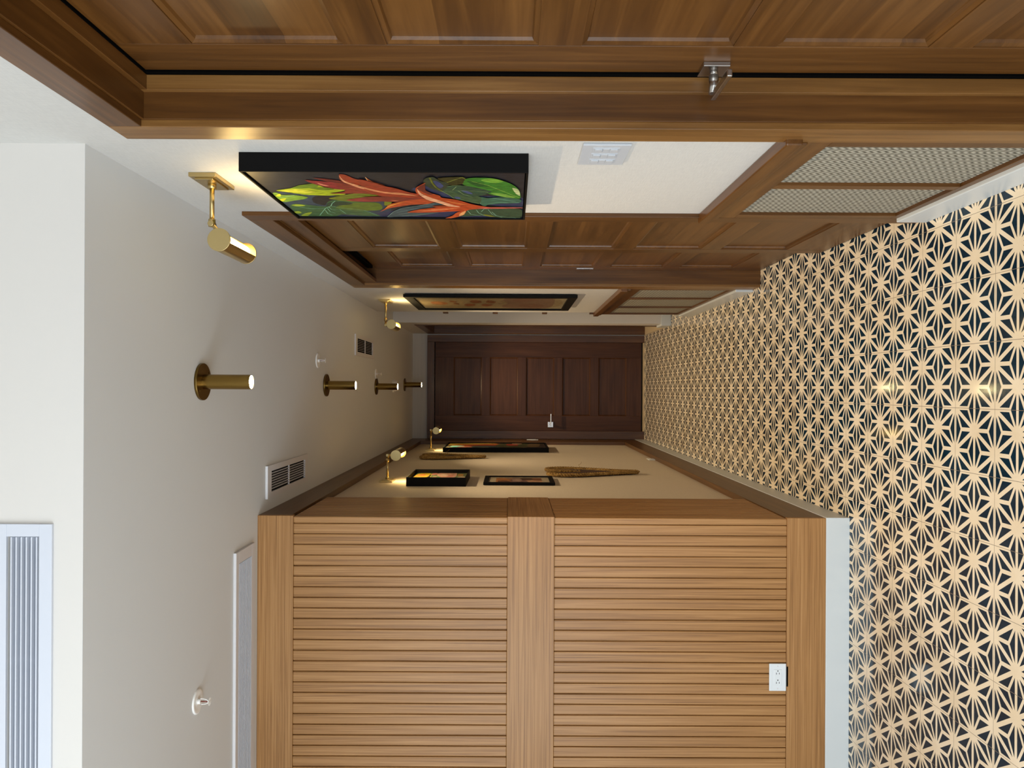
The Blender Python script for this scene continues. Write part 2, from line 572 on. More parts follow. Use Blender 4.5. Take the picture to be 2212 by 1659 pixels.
def slats_side(z0, z1):
    bm = bmesh.new()
    y = SY + .004
    while y < YR - .02:
        box(bm, FX - .022, FX - .003, y + .0042, min(y + .0445, YR) - .0042, z0, z1)
        y += .0445
    box(bm, FX - .03, FX - .018, SY + .03, YR - .002, z0, z1)
    return bm


obj('slat_panel', slats_front(MID1, TOPZ), O_Z, sw, .0030)
obj('slat_panel', slats_front(LOW1, MID0), O_Z, sw, .0030)
obj('slat_panel', slats_side(MID1, TOPZ), O_ZY, sw, .0055)
obj('slat_panel', slats_side(LOW1, MID0), O_ZY, sw, .0055)
for z0, z1 in ((TOPZ, CZ), (MID0, MID1), (.099, LOW1)):
    obj('flat_board', boxes((-2.75, FX, SY, SY + .025, z0, z1)), O_X, sw, .0012)
obj('return_board', boxes((FX - .03, FX - .0005, SY + .025, YR, MID0, MID1)), O_Y, sw, .001)
obj('end_edge', boxes((FX - .03, FX - .004, YR - .004, YR, LOW1, TOPZ)), B_Z, sw)

bm = boxes((LX - .01, FX, SY + .025, EY, 2.350, CZ))
struct('trim_top_left', bm, B_Y, 'long wood board along the top of the left wall', 'trim', .0012)
bm = boxes((LX - .01, FX, SY + .025, EY, .099, LOW1))
struct('trim_bottom_left', bm, B_Y, 'long wood board above the baseboard on the left', 'trim', .0012)
bm = boxes((LX - .01, FX, 7.80, EY, LOW1, 2.350))
struct('trim_stile_left', bm, B_Z, 'wide vertical wood board at the far end of left wall', 'trim', .0012)


# ------------------------------------------------------------------ doors
def leaf(root, W, zs, ph, ztop, stile, mats, zbot=.012, thick=.042, sw_=.013, rec=.009):
    """five panel door leaf; local x along width, front face at y=0 looking to -y, panels listed by their top z"""
    mx, mz, mp = mats
    for a, b in ((0, stile), (W - stile, W)):
        obj('stile', boxes((a, b, 0, thick, zbot, ztop)), mz, root, .0012)
    edges = [ztop]
    for z in zs:
        edges += [z, z - ph]
    edges.append(zbot)
    for i in range(0, len(edges), 2):
        obj('rail', boxes((stile + .0004, W - stile - .0004, 0.0002, thick - .0002, edges[i + 1], edges[i])), mx, root, .0008)
    for z in zs:
        bm = bmesh.new()
        x0, x1, z0, z1 = stile, W - stile, z - ph, z
        o = [(x0, .0030, z0), (x1, .0030, z0), (x1, .0030, z1), (x0, .0030, z1)]
        s = sw_
        m_ = [(x0 + s * .75, rec * .75, z0 + s * .75), (x1 - s * .75, rec * .75, z0 + s * .75), (x1 - s * .75, rec * .75, z1 - s * .75), (x0 + s * .75, rec * .75, z1 - s * .75)]
        i_ = [(x0 + s, rec + .004, z0 + s), (x1 - s, rec + .004, z0 + s), (x1 - s, rec + .004, z1 - s), (x0 + s, rec + .004, z1 - s)]
        ra = [bm.verts.new(p) for p in o]
        rb = [bm.verts.new(p) for p in m_]
        rc = [bm.verts.new(p) for p in i_]
        for a, b in ((ra, rb), (rb, rc)):
            for k in range(4):
                bm.faces.new((a[k], a[(k + 1) % 4], b[(k + 1) % 4], b[k]))
        bm.faces.new(rc)
        back = [bm.verts.new((p[0], thick - .006, p[2])) for p in o]
        for k in range(4):
            bm.faces.new((ra[k], ra[(k + 1) % 4], back[(k + 1) % 4], back[k]))
        bm.faces.new(back[::-1])
        obj('panel', bm, mp, root)


def handle(root, x, z, d, length=.12, sc=1.0):
    """square rose with round neck and flat lever going towards local d (+1/-1)"""
    bm = boxes((x - .029 * sc, x + .029 * sc, -.010, 0, z - .029 * sc, z + .029 * sc))
    h = obj('handle', bm, STEEL, root, .0012)
    bm = bmesh.new()
    tube(bm, (x, -.010, z), (x, -.018, z), .0085)
    tube(bm, (x, -.019, z), (x, -.058, z), .0105)
    obj('neck', bm, STEEL, h)
    bm = boxes((x - d * .009, x + d * length, -.070, -.054, z + .0045 - .011, z + .0045))
    obj('lever', bm, STEEL, h, .0022)
    return h


ZA = [2.083 - .4005 * k for k in range(5)]
ZE = [2.046 - .3890 * k for k in range(5)]
d1 = empty('door_1', 'nearest reddish-brown five panel door with a nickel lever handle', 'door', (.705, 1.716, 0), -PI / 2, kind='structure')
leaf(d1, .85, ZA, .311, 2.240, .146, (W_X, W_Z, W_PAN))
handle(d1, .048, .985, 1, .122)
obj('gap_shade', boxes((-.001, .020, -.0052, .004, .0, 2.245)), BLACKV, d1)  # no real seal: black strip paints the shade of the gap beside the stop
obj('gap_shade', boxes((.02, .85, -.0052, .004, 2.2405, 2.252)), BLACKV, d1)  # same painted shade along the gap under the head
d2 = empty('door_2', 'nearer sliding closet door in front of its partner', 'door', (.630, 3.515, 0), -PI / 2, kind='structure')
leaf(d2, .82, ZE, .300, 2.215, .085, (W_X, W_Z, W_PAN), thick=.038)
d3 = empty('door_3', 'farther sliding closet door set back behind its partner', 'door', (.682, 4.372, 0), -PI / 2, kind='structure')
leaf(d3, .90, ZE, .300, 2.195, .102, (W_X, W_Z, W_PAN), thick=.038)
bm = boxes((.040, .066, -.0035, 0, .965, 1.06))
bm2 = obj('flush_pull', bm, STEEL, d3, .001)
obj('pull_recess', boxes((.045, .061, -.0040, -.0030, .985, 1.040)), DARKP, bm2)
d4 = empty('door_4', 'dark brown five panel entry door at the end of hall', 'door', (-.447, EY - .012, 0), 0, kind='structure')
leaf(d4, .9455, ZE, .302, 2.243, .160, (E_X, E_Z, E_PAN), zbot=.030, thick=.044)
handle(d4, .066, 1.003, 1, .118)
d5 = empty('door_5', 'dark wood side door recessed at the far right', 'door', (.672, CO1 - .002, 0), -PI / 2, kind='structure')
leaf(d5, .96, ZE, .302, 2.243, .12, (E_X, E_Z, E_PAN), thick=.04)


def casing_right(name, xf, xw, y0, y1, zi, wdt_n, wdt_f, zt, jamb_d, label, mats, stop=None, near=True, fascia=None, w0=None):
    """casing around an opening in a wall facing -x.  xf: face plane, xw: wall plane, opening y0..y1, head underside zi"""
    mx, mz = mats
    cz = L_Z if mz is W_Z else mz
    r = empty(name, label, 'door frame', kind='structure')
    zi2 = zi + .006
    obj('casing', boxes((xf, xw, y1 + .004, y1 + wdt_f, 0, zt)), cz, r, .0016)
    obj('casing', boxes((xf, xw, y0 - wdt_n, y0 - .004, 0, zt)), mz, r, .0016)
    obj('head_casing', boxes((xf, xw, y0 - .0035, y1 + .0035, zi2, zt)), mx, r, .0016)
    obj('jamb', boxes((xw - .0005, xw + jamb_d, y1, y1 + .02, 0, zi)), mz, r, .0008)
    obj('jamb', boxes((xw - .0005, xw + jamb_d, y0 - .02, y0, 0, zi)), mz, r, .0008)
    obj('head_jamb', boxes((xw - .0005, xw + jamb_d, y0 - .02, y1 + .02, zi, zi + .02)), mx, r, .0008)
    if stop:
        a, b = stop
        obj('stop', boxes((xw + a, xw + b, y1 - .014, y1, 0, zi)), cz, r, .001)
        obj('stop', boxes((xw + a, xw + b, y0, y0 + .014, 0, zi)), mz, r, .001)
        obj('head_stop', boxes((xw + a, xw + b, y0 + .014, y1 - .014, zi - .014, zi)), mx, r, .001)
    if fascia:
        fa, fb, fz = fascia
        obj('fascia', boxes((xw + fa, xw + fb, y0, y1, fz, zi)), mx, r, .001)
    return r


# head opening heights: A 2.256, closet 2.262
casing_right('trim_door_near', .588, RX, AO0, AO1, 2.256, .09, .090, 2.338, .14, 'reddish-brown casing and jamb of the nearest door', (W_Y, W_Z), stop=(.060, .094))
cf = casing_right('trim_closet', .5905, RX, BO0, BO1, 2.262, .079, .125, 2.352, .14, 'reddish-brown casing around the sliding closet doors', (W_Y, W_Z), fascia=(.001, .020, 2.200))
bm = boxes((RX + .082, RX + .098, BO0, BO1, 2.222, 2.250), (RX + .030, RX + .046, BO0, BO1, 2.222, 2.250))
tr = obj('sliding_track', bm, BLACK, cf, .001)
tr['label'] = 'black metal sliding track'
casing_right('trim_door_side', .5865, FRX, CO0, CO1, 2.245, .08, .11, 2.325, .12, 'dark wood casing around the side door at far right', (B_Y, W_Z))
# end door casing (faces the camera)
r = empty('trim_door_end', 'dark wood casing around the door at the end', 'door frame', kind='structure')
yf = EY - .028
obj('casing', boxes((.503, .573, yf, EY, 0, 2.328)), W_Z, r, .0016)
obj('casing', boxes((-.534, -.451, yf, EY, 0, 2.328)), W_Z, r, .0016)
obj('head_casing', boxes((-.4505, .5025, yf, EY, 2.252, 2.328)), W_X, r, .0016)
obj('jamb', boxes((.4995, .5033, yf + .006, EY + .1, 0, 2.252)), E_Z, r)
obj('jamb', boxes((-.4513, -.4475, yf + .006, EY + .1, 0, 2.252)), E_Z, r)


# ------------------------------------------------------------------ wainscots
def wainscot(name, y0, y1, mull, label, capa, capb):
    r = empty(name, label, 'wainscot', kind='structure')
    FXw = .5905
    st0, st1 = .040, .040
    ztop, zb1, zb0 = .742, .128, .104
    obj('cap_rail', boxes((.574, RX, capa, capb, .742, .782)), W_Y, r, .004, segs=3)
    obj('cap_moulding', boxes((.583, RX, y0, y1, .722, .742)), W_Y, r, .003)
    obj('rail', boxes((FXw, RX, y0, y1, .662, .722)), W_Y, r, .001)
    obj('rail', boxes((FXw, RX, y0, y1, zb0, zb1)), W_Y, r, .001)
    ys = [y0 + st0 / 2] + list(mull) + [y1 - st1 / 2]
    for i, y in enumerate(ys):
        hw = st0 / 2 if i in (0, len(ys) - 1) else .0175
        obj('stile' if i in (0, len(ys) - 1) else 'mullion', boxes((FXw, RX, y - hw, y + hw, zb1, .662)), W_Z, r, .001)
    for a, b in zip(ys[:-1], ys[1:]):
        obj('woven_panel', boxes((RX - .0035, RX, a + .0176, b - .0176, zb1 - .001, .663)), WEAVE, r)
    return r


wainscot('wainscot', 1.813, 2.620, (2.226,), 'nearer wood wainscot with two grey woven panels and moulded cap', 1.790, 2.640)
wainscot('wainscot', 4.501, AY0, (5.003, 5.528), 'farther wood wainscot with three grey woven panels', 4.490, AY0 + .006)
for k, z in enumerate((1.947, 1.555, 1.165, .790)):
    wd = ('highest', 'second highest', 'third highest', 'lowest')[k]
    tag(obj('wood_block', boxes((.5945, .640, AY0, AY0 + .045, z - .020, z + .020)), W_Y, None, .001),
        '%s of the small wood blocks on the far edge of right wall' % wd, 'wood block', 'wood blocks on the wall edge')


# ------------------------------------------------------------------ ceiling lamps
def emit_spot(name, parent, loc, power, col, ang, blend, rad=.02):
    d = bpy.data.lights.new(name, 'SPOT')
    d.energy = power
    d.color = col
    d.spot_size = math.radians(ang)
    d.spot_blend = blend
    d.shadow_soft_size = rad
    o = bpy.data.objects.new(name, d)
    C.objects.link(o)
    o.parent = parent
    o.location = loc
    return o


WARM = (1.0, .77, .50)
GLOW = (1.0, .76, .38)
SPOT_W = 60.0


def make_downlight():
    r = empty('ceiling_downlight', 'x', 'ceiling lamp')
    bm = bmesh.new()
    tube(bm, (0, 0, 0), (0, 0, -.010), .0635, .0635, 48)
    pl = obj('ceiling_plate', bm, BRASSD, r, .0015)
    for a in (.9, .9 + PI):
        bm = bmesh.new()
        tube(bm, (.05 * math.cos(a), .05 * math.sin(a), -.010), (.05 * math.cos(a), .05 * math.sin(a), -.0125), .003, .0025, 12)
        obj('screw', bm, BRASSD, pl)
    bm = bmesh.new()
    n = 48
    prof = [(.0255, -.010), (.0255, -.172), (.0235, -.172), (.0235, -.160)]
    rings = [[bm.verts.new((rr * math.cos(2 * PI * i / n), rr * math.sin(2 * PI * i / n), z)) for i in range(n)] for rr, z in prof]
    for a, b in zip(rings[:-1], rings[1:]):
        for i in range(n):
            f = bm.faces.new((a[i], a[(i + 1) % n], b[(i + 1) % n], b[i]))
            f.smooth = True
    bm.faces.new(rings[-1])
    obj('tube_body', bm, BRASST, r).modifiers.new('edges', 'EDGE_SPLIT').split_angle = math.radians(40)
    bm = bmesh.new()
    tube(bm, (0, 0, -.162), (0, 0, -.1715), .0232, .0225, 40)
    obj('lens', bm, LED, r)
    emit_spot('spot_light', r, (0, 0, -.176), SPOT_W, WARM, 112, .9)
    return r


DL = ((.019, 2.620), (.0154, 4.374), (.013, 5.990), (.036, 7.580))
DN = ('nearest and largest brass cylinder downlight on the hall ceiling', 'second brass cylinder downlight, just beyond the first sprinkler head in the hall',
      'third brass cylinder downlight, right in front of the smoke detector', 'farthest and smallest brass cylinder downlight, close to the end door')
d0 = make_downlight()
for i, (x, y) in enumerate(DL):
    o = d0 if i == 0 else copy_tree(d0)
    o.location = (x, y, CZ)
    tag(o, DN[i], 'ceiling lamp', 'brass downlights along the hall ceiling')


# ------------------------------------------------------------------ picture lights
def make_picture_light(name, loc, rz, arm, hx, hz, label, group, power, collar=None):
    r = empty(name, label, 'picture light', loc, rz, group)
    bm = boxes((0, .012, -.075, .075, -.038, .038))
    pl = obj('backplate', bm, BRASS, r, .0012)
    obj('backplate_step', boxes((.012, .016, -.060, .060, -.026, .026)), BRASS, pl, .001)
    bm = bmesh.new()
    tube(bm, (.012, 0, 0), (arm - .012, 0, 0), .0068)
    tube(bm, (.013, 0, 0), (.028, 0, 0), .012)
    if collar:
        tube(bm, (collar - .010, 0, 0), (collar + .010, 0, 0), .0100)
    obj('arm', bm, BRASS, r)
    bm = bmesh.new()
    tube(bm, (arm - .014, 0, 0), (arm + .008, 0, 0), .0100)
    tube(bm, (arm, -.014, 0), (arm, .012, 0), .0085)
    tube(bm, (arm, 0, 0), (hx, 0, hz), .0060)
    obj('joint', bm, BRASS, r, .001)
    R, L, n = .0315, .210, 40
    bm = bmesh.new()
    # opening faces the wall and the floor, centred on the direction (-1,-1) / sqrt 2
    mid = math.atan2(-1.0, -0.95)
    a0, a1 = mid + math.radians(60), mid - math.radians(60) + 2 * PI
    rows = []
    for k in range(n + 1):
        a = a0 + (a1 - a0) * k / n
        ca, sa = math.cos(a), math.sin(a)
        rows.append([bm.verts.new((hx + rr * ca, yy, hz + rr * sa)) for rr in (R, R - .0018) for yy in (-L / 2, L / 2)])
    for p, q in zip(rows[:-1], rows[1:]):
        f = bm.faces.new((p[0], p[1], q[1], q[0])); f.smooth = True
        f = bm.faces.new((p[3], p[2], q[2], q[3])); f.smooth = True
    for p in (rows[0], rows[-1]):
        bm.faces.new((p[0], p[1], p[3], p[2]))
    sh = obj('lamp_shade', bm, BRASS, r)
    for s in (-1, 1):
        bm = bmesh.new()
        tube(bm, (hx, s * L / 2, hz), (hx, s * (L / 2 + .004), hz), R + .0006, R + .0006, 48)
        obj('end_cap', bm, BRASS, r, .0008)
    for s in (-1, 1):
        bm = bmesh.new()
        tube(bm, (hx, s * .052 - .034, hz), (hx, s * .052 + .034, hz), .0200, .0200, 28)
        obj('bulb', bm, BULB, r)
    d = bpy.data.lights.new('bulb_light', 'AREA')
    d.shape = 'RECTANGLE'
    d.size = .03
    d.size_y = .19
    d.energy = power
    d.color = GLOW
    d.spread = math.radians(150)
    o = bpy.data.objects.new('bulb_light', d)
    C.objects.link(o)
    o.parent = r
    dirv = Vector((math.cos(mid), 0, math.sin(mid)))
    o.location = (hx + dirv.x * .0245, 0, hz + dirv.z * .0245)
    o.rotation_euler = dirv.to_track_quat('-Z', 'Y').to_euler()
    return r


PLG = 'brass picture lights above the pictures'
make_picture_light('picture_light', (RX, 2.222, 2.297), PI, .130, .1960, -.062, 'large brass picture light above the red and green leaf painting', PLG, .5)
make_picture_light('picture_light', (RX, 5.250, 2.290), PI, .172, .174, -.055, 'small brass picture light above the tall botanical print on the right wall', PLG, .8, .135)
make_picture_light('picture_light', (LX, 4.680, 2.180), 0, .160, .168, -.066, 'brass picture light on the left wall above the boxed flower picture', PLG, .8, .130)
make_picture_light('picture_light', (LX, 7.050, 2.165), 0, .186, .186, -.058, 'farthest brass picture light, above the long abstract picture by the end door', PLG, .8, .130)


# ------------------------------------------------------------------ sprinklers, detector
def make_sprinkler():
    r = empty('fire_sprinkler', 'x', 'sprinkler')
    bm = bmesh.new()
    n = 40
    prof = [(.041, 0), (.041, -.004), (.037, -.006), (.027, -.003), (.020, -.002), (.013, -.002)]
    rings = [[bm.verts.new((rr * math.cos(2 * PI * i / n), rr * math.sin(2 * PI * i / n), z)) for i in range(n)] for rr, z in prof]
    for a, b in zip(rings[:-1], rings[1:]):
        for i in range(n):
            f = bm.faces.new((a[i], a[(i + 1) % n], b[(i + 1) % n], b[i])); f.smooth = True
    bm.faces.new(rings[-1])
    obj('escutcheon', bm, SPRW, r)
    bm = bmesh.new()
    tube(bm, (0, 0, -.001), (0, 0, -.013), .0095, .0085, 20)
    obj('body', bm, SPRW, r, .0008)
    bm = bmesh.new()
    pts = []
    for k in range(17):
        t = PI * k / 16
        pts.append((0, .0105 * math.cos(t), -.013 - .026 * math.sin(t) ** .8))
    for p, q in zip(pts[:-1], pts[1:]):
        tube(bm, p, q, .0020, seg=10)
    tube(bm, (0, 0, -.037), (0, 0, -.043), .003, seg=12)
    obj('frame_arms', bm, SPRW, r)
    bm = bmesh.new()
    tube(bm, (0, 0, -.013), (0, 0, -.036), .0018, seg=12)
    obj('glass_bulb', bm, REDG, r)
    bm = bmesh.new()
    for k in range(12):
        a = 2 * PI * k / 12
        c, s = math.cos(a), math.sin(a)
        c2, s2 = math.cos(a + .32), math.sin(a + .32)
        q = [(0, 0), (.013 * c, .013 * s), (.013 * c2, .013 * s2)]
        vs = [bm.verts.new((x, y, z)) for z in (-.0425, -.0437) for x, y in q]
        bm.faces.new(vs[:3]); bm.faces.new(vs[5:2:-1])
        for i in range(3):
            j = (i + 1) % 3
            bm.faces.new((vs[i], vs[j], vs[3 + j], vs[3 + i]))
    obj('deflector', bm, SPRW, r)
    return r


SP = ((-1.068, 2.597, 'white fire sprinkler with red bulb, on the ceiling in front of the slatted wall'), (.150, 4.187, 'white fire sprinkler just before the second downlight'),
      (.111, 5.990, 'tiny white fire sprinkler beside the third downlight'))
s0 = make_sprinkler()
for i, (x, y, lb) in enumerate(SP):
    o = s0 if i == 0 else copy_tree(s0)
    o.location = (x, y, CZ)
    o.rotation_euler = (0, 0, (1.35, .3, .3)[i])
    tag(o, lb, 'sprinkler', 'fire sprinklers on the ceiling')
r = empty('smoke_detector', 'round white smoke detector behind the third brass downlight', 'smoke detector', (.022, 6.860, CZ))
bm = bmesh.new()
tube(bm, (0, 0, 0), (0, 0, -.012), .060, .060, 40)
obj('base', bm, SPRW, r, .002)
bm = bmesh.new()
tube(bm, (0, 0, -.012), (0, 0, -.040), .054, .040, 40)
obj('cover', bm, SPRW, r, .004)


# ------------------------------------------------------------------ air grilles
def ceiling_grille(label, x0, x1, y0, y1, n=8):
    """blades run along y, one cross bar in the middle"""
    r = empty('ceiling_vent', label, 'air vent', ((x0 + x1) / 2, (y0 + y1) / 2, CZ), 0, 'square air vents on the hall ceiling')
    hx, hy = (x1 - x0) / 2, (y1 - y0) / 2
    f = .026
    bm = boxes((-hx, -hx + f, -hy, hy, -.010, 0), (hx - f, hx, -hy, hy, -.010, 0), (-hx + f, hx - f, -hy, -hy + f * 2, -.010, 0), (-hx + f, hx - f, hy - f * 2, hy, -.010, 0))
    obj('frame', bm, VENTW, r)
    obj('dark_backing', boxes((-hx + f, hx - f, -hy + 2 * f, hy - 2 * f, -.0015, -.0005)), BLACKV, r)  # flat black plate at the ceiling, its colour stands in for duct shade
    w_ = (2 * hx - 2 * f) / n
    for k in range(n - 1):
        x = -hx + f + w_ * (k + 1)
        bm = bmesh.new()
        vs = [bm.verts.new(p) for p in ((x - .0010, -hy + 2 * f, -.009), (x + .0008, -hy + 2 * f, -.009), (x + .0030, -hy + 2 * f, -.002), (x + .0006, -hy + 2 * f, -.002),
                                        (x - .0010, hy - 2 * f, -.009), (x + .0008, hy - 2 * f, -.009), (x + .0030, hy - 2 * f, -.002), (x + .0006, hy - 2 * f, -.002))]
        for q in ((0, 1, 2, 3), (7, 6, 5, 4), (0, 4, 5, 1), (1, 5, 6, 2), (2, 6, 7, 3), (3, 7, 4, 0)):
            bm.faces.new([vs[i] for i in q])
        obj('blade', bm, VENTW, r)
    obj('cross_bar', boxes((-hx + f, hx - f, -.004, .004, -.0092, -.003)), VENTW, r)
    return r


ceiling_grille('white ceiling air vent beside the left wall board, nearer of the two', -.484, -.341, 3.31, 3.96)
ceiling_grille('white ceiling air vent near the right wall, farther and smaller one', .223, .368, 5.17, 5.85)

r = empty('linear_vent', 'long white slot air vent on the white drop face, upper left', 'air vent', (0, DY, 0))
F = .008
zo0, zo1, zi0, zi1 = 2.560, 2.704, VZ0, VZ1
bm = boxes((VX0 - .03, VX1 + .031, -F, 0, zo0, zi0), (VX0 - .03, VX1 + .031, -F, 0, zi1, zo1), (VX1 + .0, VX1 + .031, -F, 0, zi0, zi1), (VX0 - .03, VX0, -F, 0, zi0, zi1))
obj('frame', bm, VENTB, r, .001)
obj('dark_backing', boxes((VX0, VX1, .07, .075, zi0, zi1)), DUCT, r)
for k in range(6):
    z = zi0 + .0085 + k * .0126
    obj('blade', boxes((VX0, VX1 - .002, -.004, .022, z - .0017, z + .0017)), VENTB, r, .0005)
for x in (VX1 - .010, VX1 - .311, VX1 - .62, VX1 - .93, VX1 - 1.24):
    bm = bmesh.new()
    tube(bm, (x, .014, zi0), (x, .014, zi1), .0028, seg=12)
    obj('support_rod', bm, VENTB, r)

r = empty('linear_vent', 'long white slot air vent on the ceiling beside the oak slatted wall', 'air vent', (0, 0, CZ))
x0, x1, y0, y1 = -2.5, -.637, 2.932, 3.143
bm = boxes((x0, x1, y0, y0 + .030, -.011, 0), (x0, x1, y1 - .034, y1, -.011, 0), (x1 - .047, x1, y0 + .03, y1 - .034, -.011, 0), (x0, x0 + .04, y0 + .03, y1 - .034, -.011, 0))
obj('frame', bm, VENTW, r, .001)
obj('dark_backing', boxes((x0 + .04, x1 - .047, y0 + .03, y1 - .034, -.002, -.0005)), BLACKV, r)  # no hollow above: black colour paints the shade between the blades
for k in range(11):
    y = y0 + .030 + (k + .5) * .147 / 11
    obj('blade', boxes((x0 + .04, x1 - .048, y - .0028, y + .0028, -.0115, -.009)), VENTB, r)


# ------------------------------------------------------------------ pictures
MC = {}


def cmat(col, rough=.5):
    k = (tuple(col), rough)
    if k not in MC:
        m = plain('paint_%d_%d_%d' % k[0], k[0], rough, spec=.3, bump=((180, 180, 40), .25, .0004))
        m.node_tree.nodes['Principled BSDF'].inputs['Base Color'].default_value = tuple(v * .70 for v in lin(k[0])[:3]) + (1,)
        nt = m.node_tree
        b = nt.nodes['Principled BSDF']
        base = b.inputs['Base Color'].default_value[:]
        tc = nt.nodes.new('ShaderNodeTexCoord')
        mp = nt.nodes.new('ShaderNodeMapping')
        mp.inputs['Scale'].default_value = (60, 150, 45)
        mp.inputs['Rotation'].default_value = (.5, 0, 0)
        nt.links.new(tc.outputs['Object'], mp.inputs[0])
        nz = nt.nodes.new('ShaderNodeTexNoise')
        nz.inputs['Scale'].default_value = 1.0
        nz.inputs['Detail'].default_value = 4
        nt.links.new(mp.outputs[0], nz.inputs[0])
        cr = nt.nodes.new('ShaderNodeValToRGB')
        cr.color_ramp.elements[0].position = .32
        cr.color_ramp.elements[0].color = tuple(v * .55 for v in base[:3]) + (1,)
        cr.color_ramp.elements[1].position = .68
        cr.color_ramp.elements[1].color = tuple(min(1, v * 1.35 + .004) for v in base[:3]) + (1,)
        nt.links.new(nz.outputs[0], cr.inputs[0])
        nt.links.new(cr.outputs[0], b.inputs['Base Color'])
        MC[k] = m
    return MC[k]


def hermite(p0, p1, p2, p3, t, a=.42):
    t2, t3 = t * t, t * t * t
    return tuple(min(1, max(0, (2 * t3 - 3 * t2 + 1) * p1[j] + (t3 - 2 * t2 + t) * a * (p2[j] - p0[j]) + (3 * t2 - 2 * t3) * p2[j] + (t3 - t2) * a * (p3[j] - p1[j]))) for j in (0, 1))


def art(parent, name, W, H, sg, x, bg, polys, y0, z0, thick=.012, step=.00005, extra=1, seg_rough=.42, smooth_=False):
    """painted board: s runs from the near to the far edge, t from the top down; sg=+1 left wall, -1 right wall"""
    bm = bmesh.new()
    mats = [cmat(bg, seg_rough)]
    idx = {tuple(bg): 0}
    P = lambda s, t, d: bm.verts.new((x + d, sg * (y0 + s * W), z0 + (1 - t) * H))
    # board body
    a = [P(0, 0, 0), P(1, 0, 0), P(1, 1, 0), P(0, 1, 0)]
    b = [P(0, 0, -thick), P(1, 0, -thick), P(1, 1, -thick), P(0, 1, -thick)]
    bm.faces.new(a)
    bm.faces.new(b[::-1])
    for i in range(4):
        j = (i + 1) % 4
        bm.faces.new((a[i], b[i], b[j], a[j]))
    d = 0
    for col, wd, fl in polys:
        pts = [(fl[i], fl[i + 1]) for i in range(0, len(fl), 2)]
        col = tuple(col)
        if col not in idx:
            idx[col] = len(mats)
            mats.append(cmat(col, seg_rough))
        d += step
        if wd:
            for (s0, t0), (s1, t1) in zip(pts[:-1], pts[1:]):
                dx, dy = (s1 - s0) * W, (t1 - t0) * H
                l = math.hypot(dx, dy) or 1e-6
                nx, ny = -dy / l * wd * .5 * .35 / W, dx / l * wd * .5 * .35 / H
                f = bm.faces.new([P(s0 + nx, t0 + ny, d), P(s1 + nx, t1 + ny, d), P(s1 - nx, t1 - ny, d), P(s0 - nx, t0 - ny, d)])
                f.material_index = idx[col]
        else:
            if smooth_:
                q = []
                n_ = len(pts)
                for i in range(n_):
                    p0, p1, p2, p3 = pts[i - 1], pts[i], pts[(i + 1) % n_], pts[(i + 2) % n_]
                    for k_ in range(4):
                        t = k_ / 4
                        q.append(hermite(p0, p1, p2, p3, t))
                pts = q
            pp = []
            for p in pts:
                if not pp or (abs(p[0] - pp[-1][0]) + abs(p[1] - pp[-1][1])) > .002:
                    pp.append(p)
            if len(pp) > 2:
                f = bm.faces.new([P(s, t, d) for s, t in pp])
                f.material_index = idx[col]
    for f in bm.faces:
        f.normal_update()
    me = bpy.data.meshes.new(name)
    bm.to_mesh(me)
    bm.free()
    for m in mats:
        me.materials.append(m)
    o = bpy.data.objects.new(name, me)
    C.objects.link(o)
    o.parent = parent
    return o


def picture(label, side, y0, y1, z0, z1, depth, bar, back=0.0, group=None, bev=.0012):
    """frame only; local x away from the wall, local y towards the far end on the left wall"""
    sg = 1 if side == 'L' else -1
    wx = LX if side == 'L' else RX
    r = empty('framed_picture', label, 'picture', (wx, y0, z0), 0 if sg > 0 else PI)
    W, H = y1 - y0, z1 - z0
    bm = bmesh.new()
    for a, b, c, d in ((0, bar, 0, H), (W - bar, W, 0, H), (bar, W - bar, 0, bar), (bar, W - bar, H - bar, H)):
        box(bm, back, depth, sg * a, sg * b, c, d)
    obj('frame', bm, BLACK, r, bev)
    return r, sg, W, H


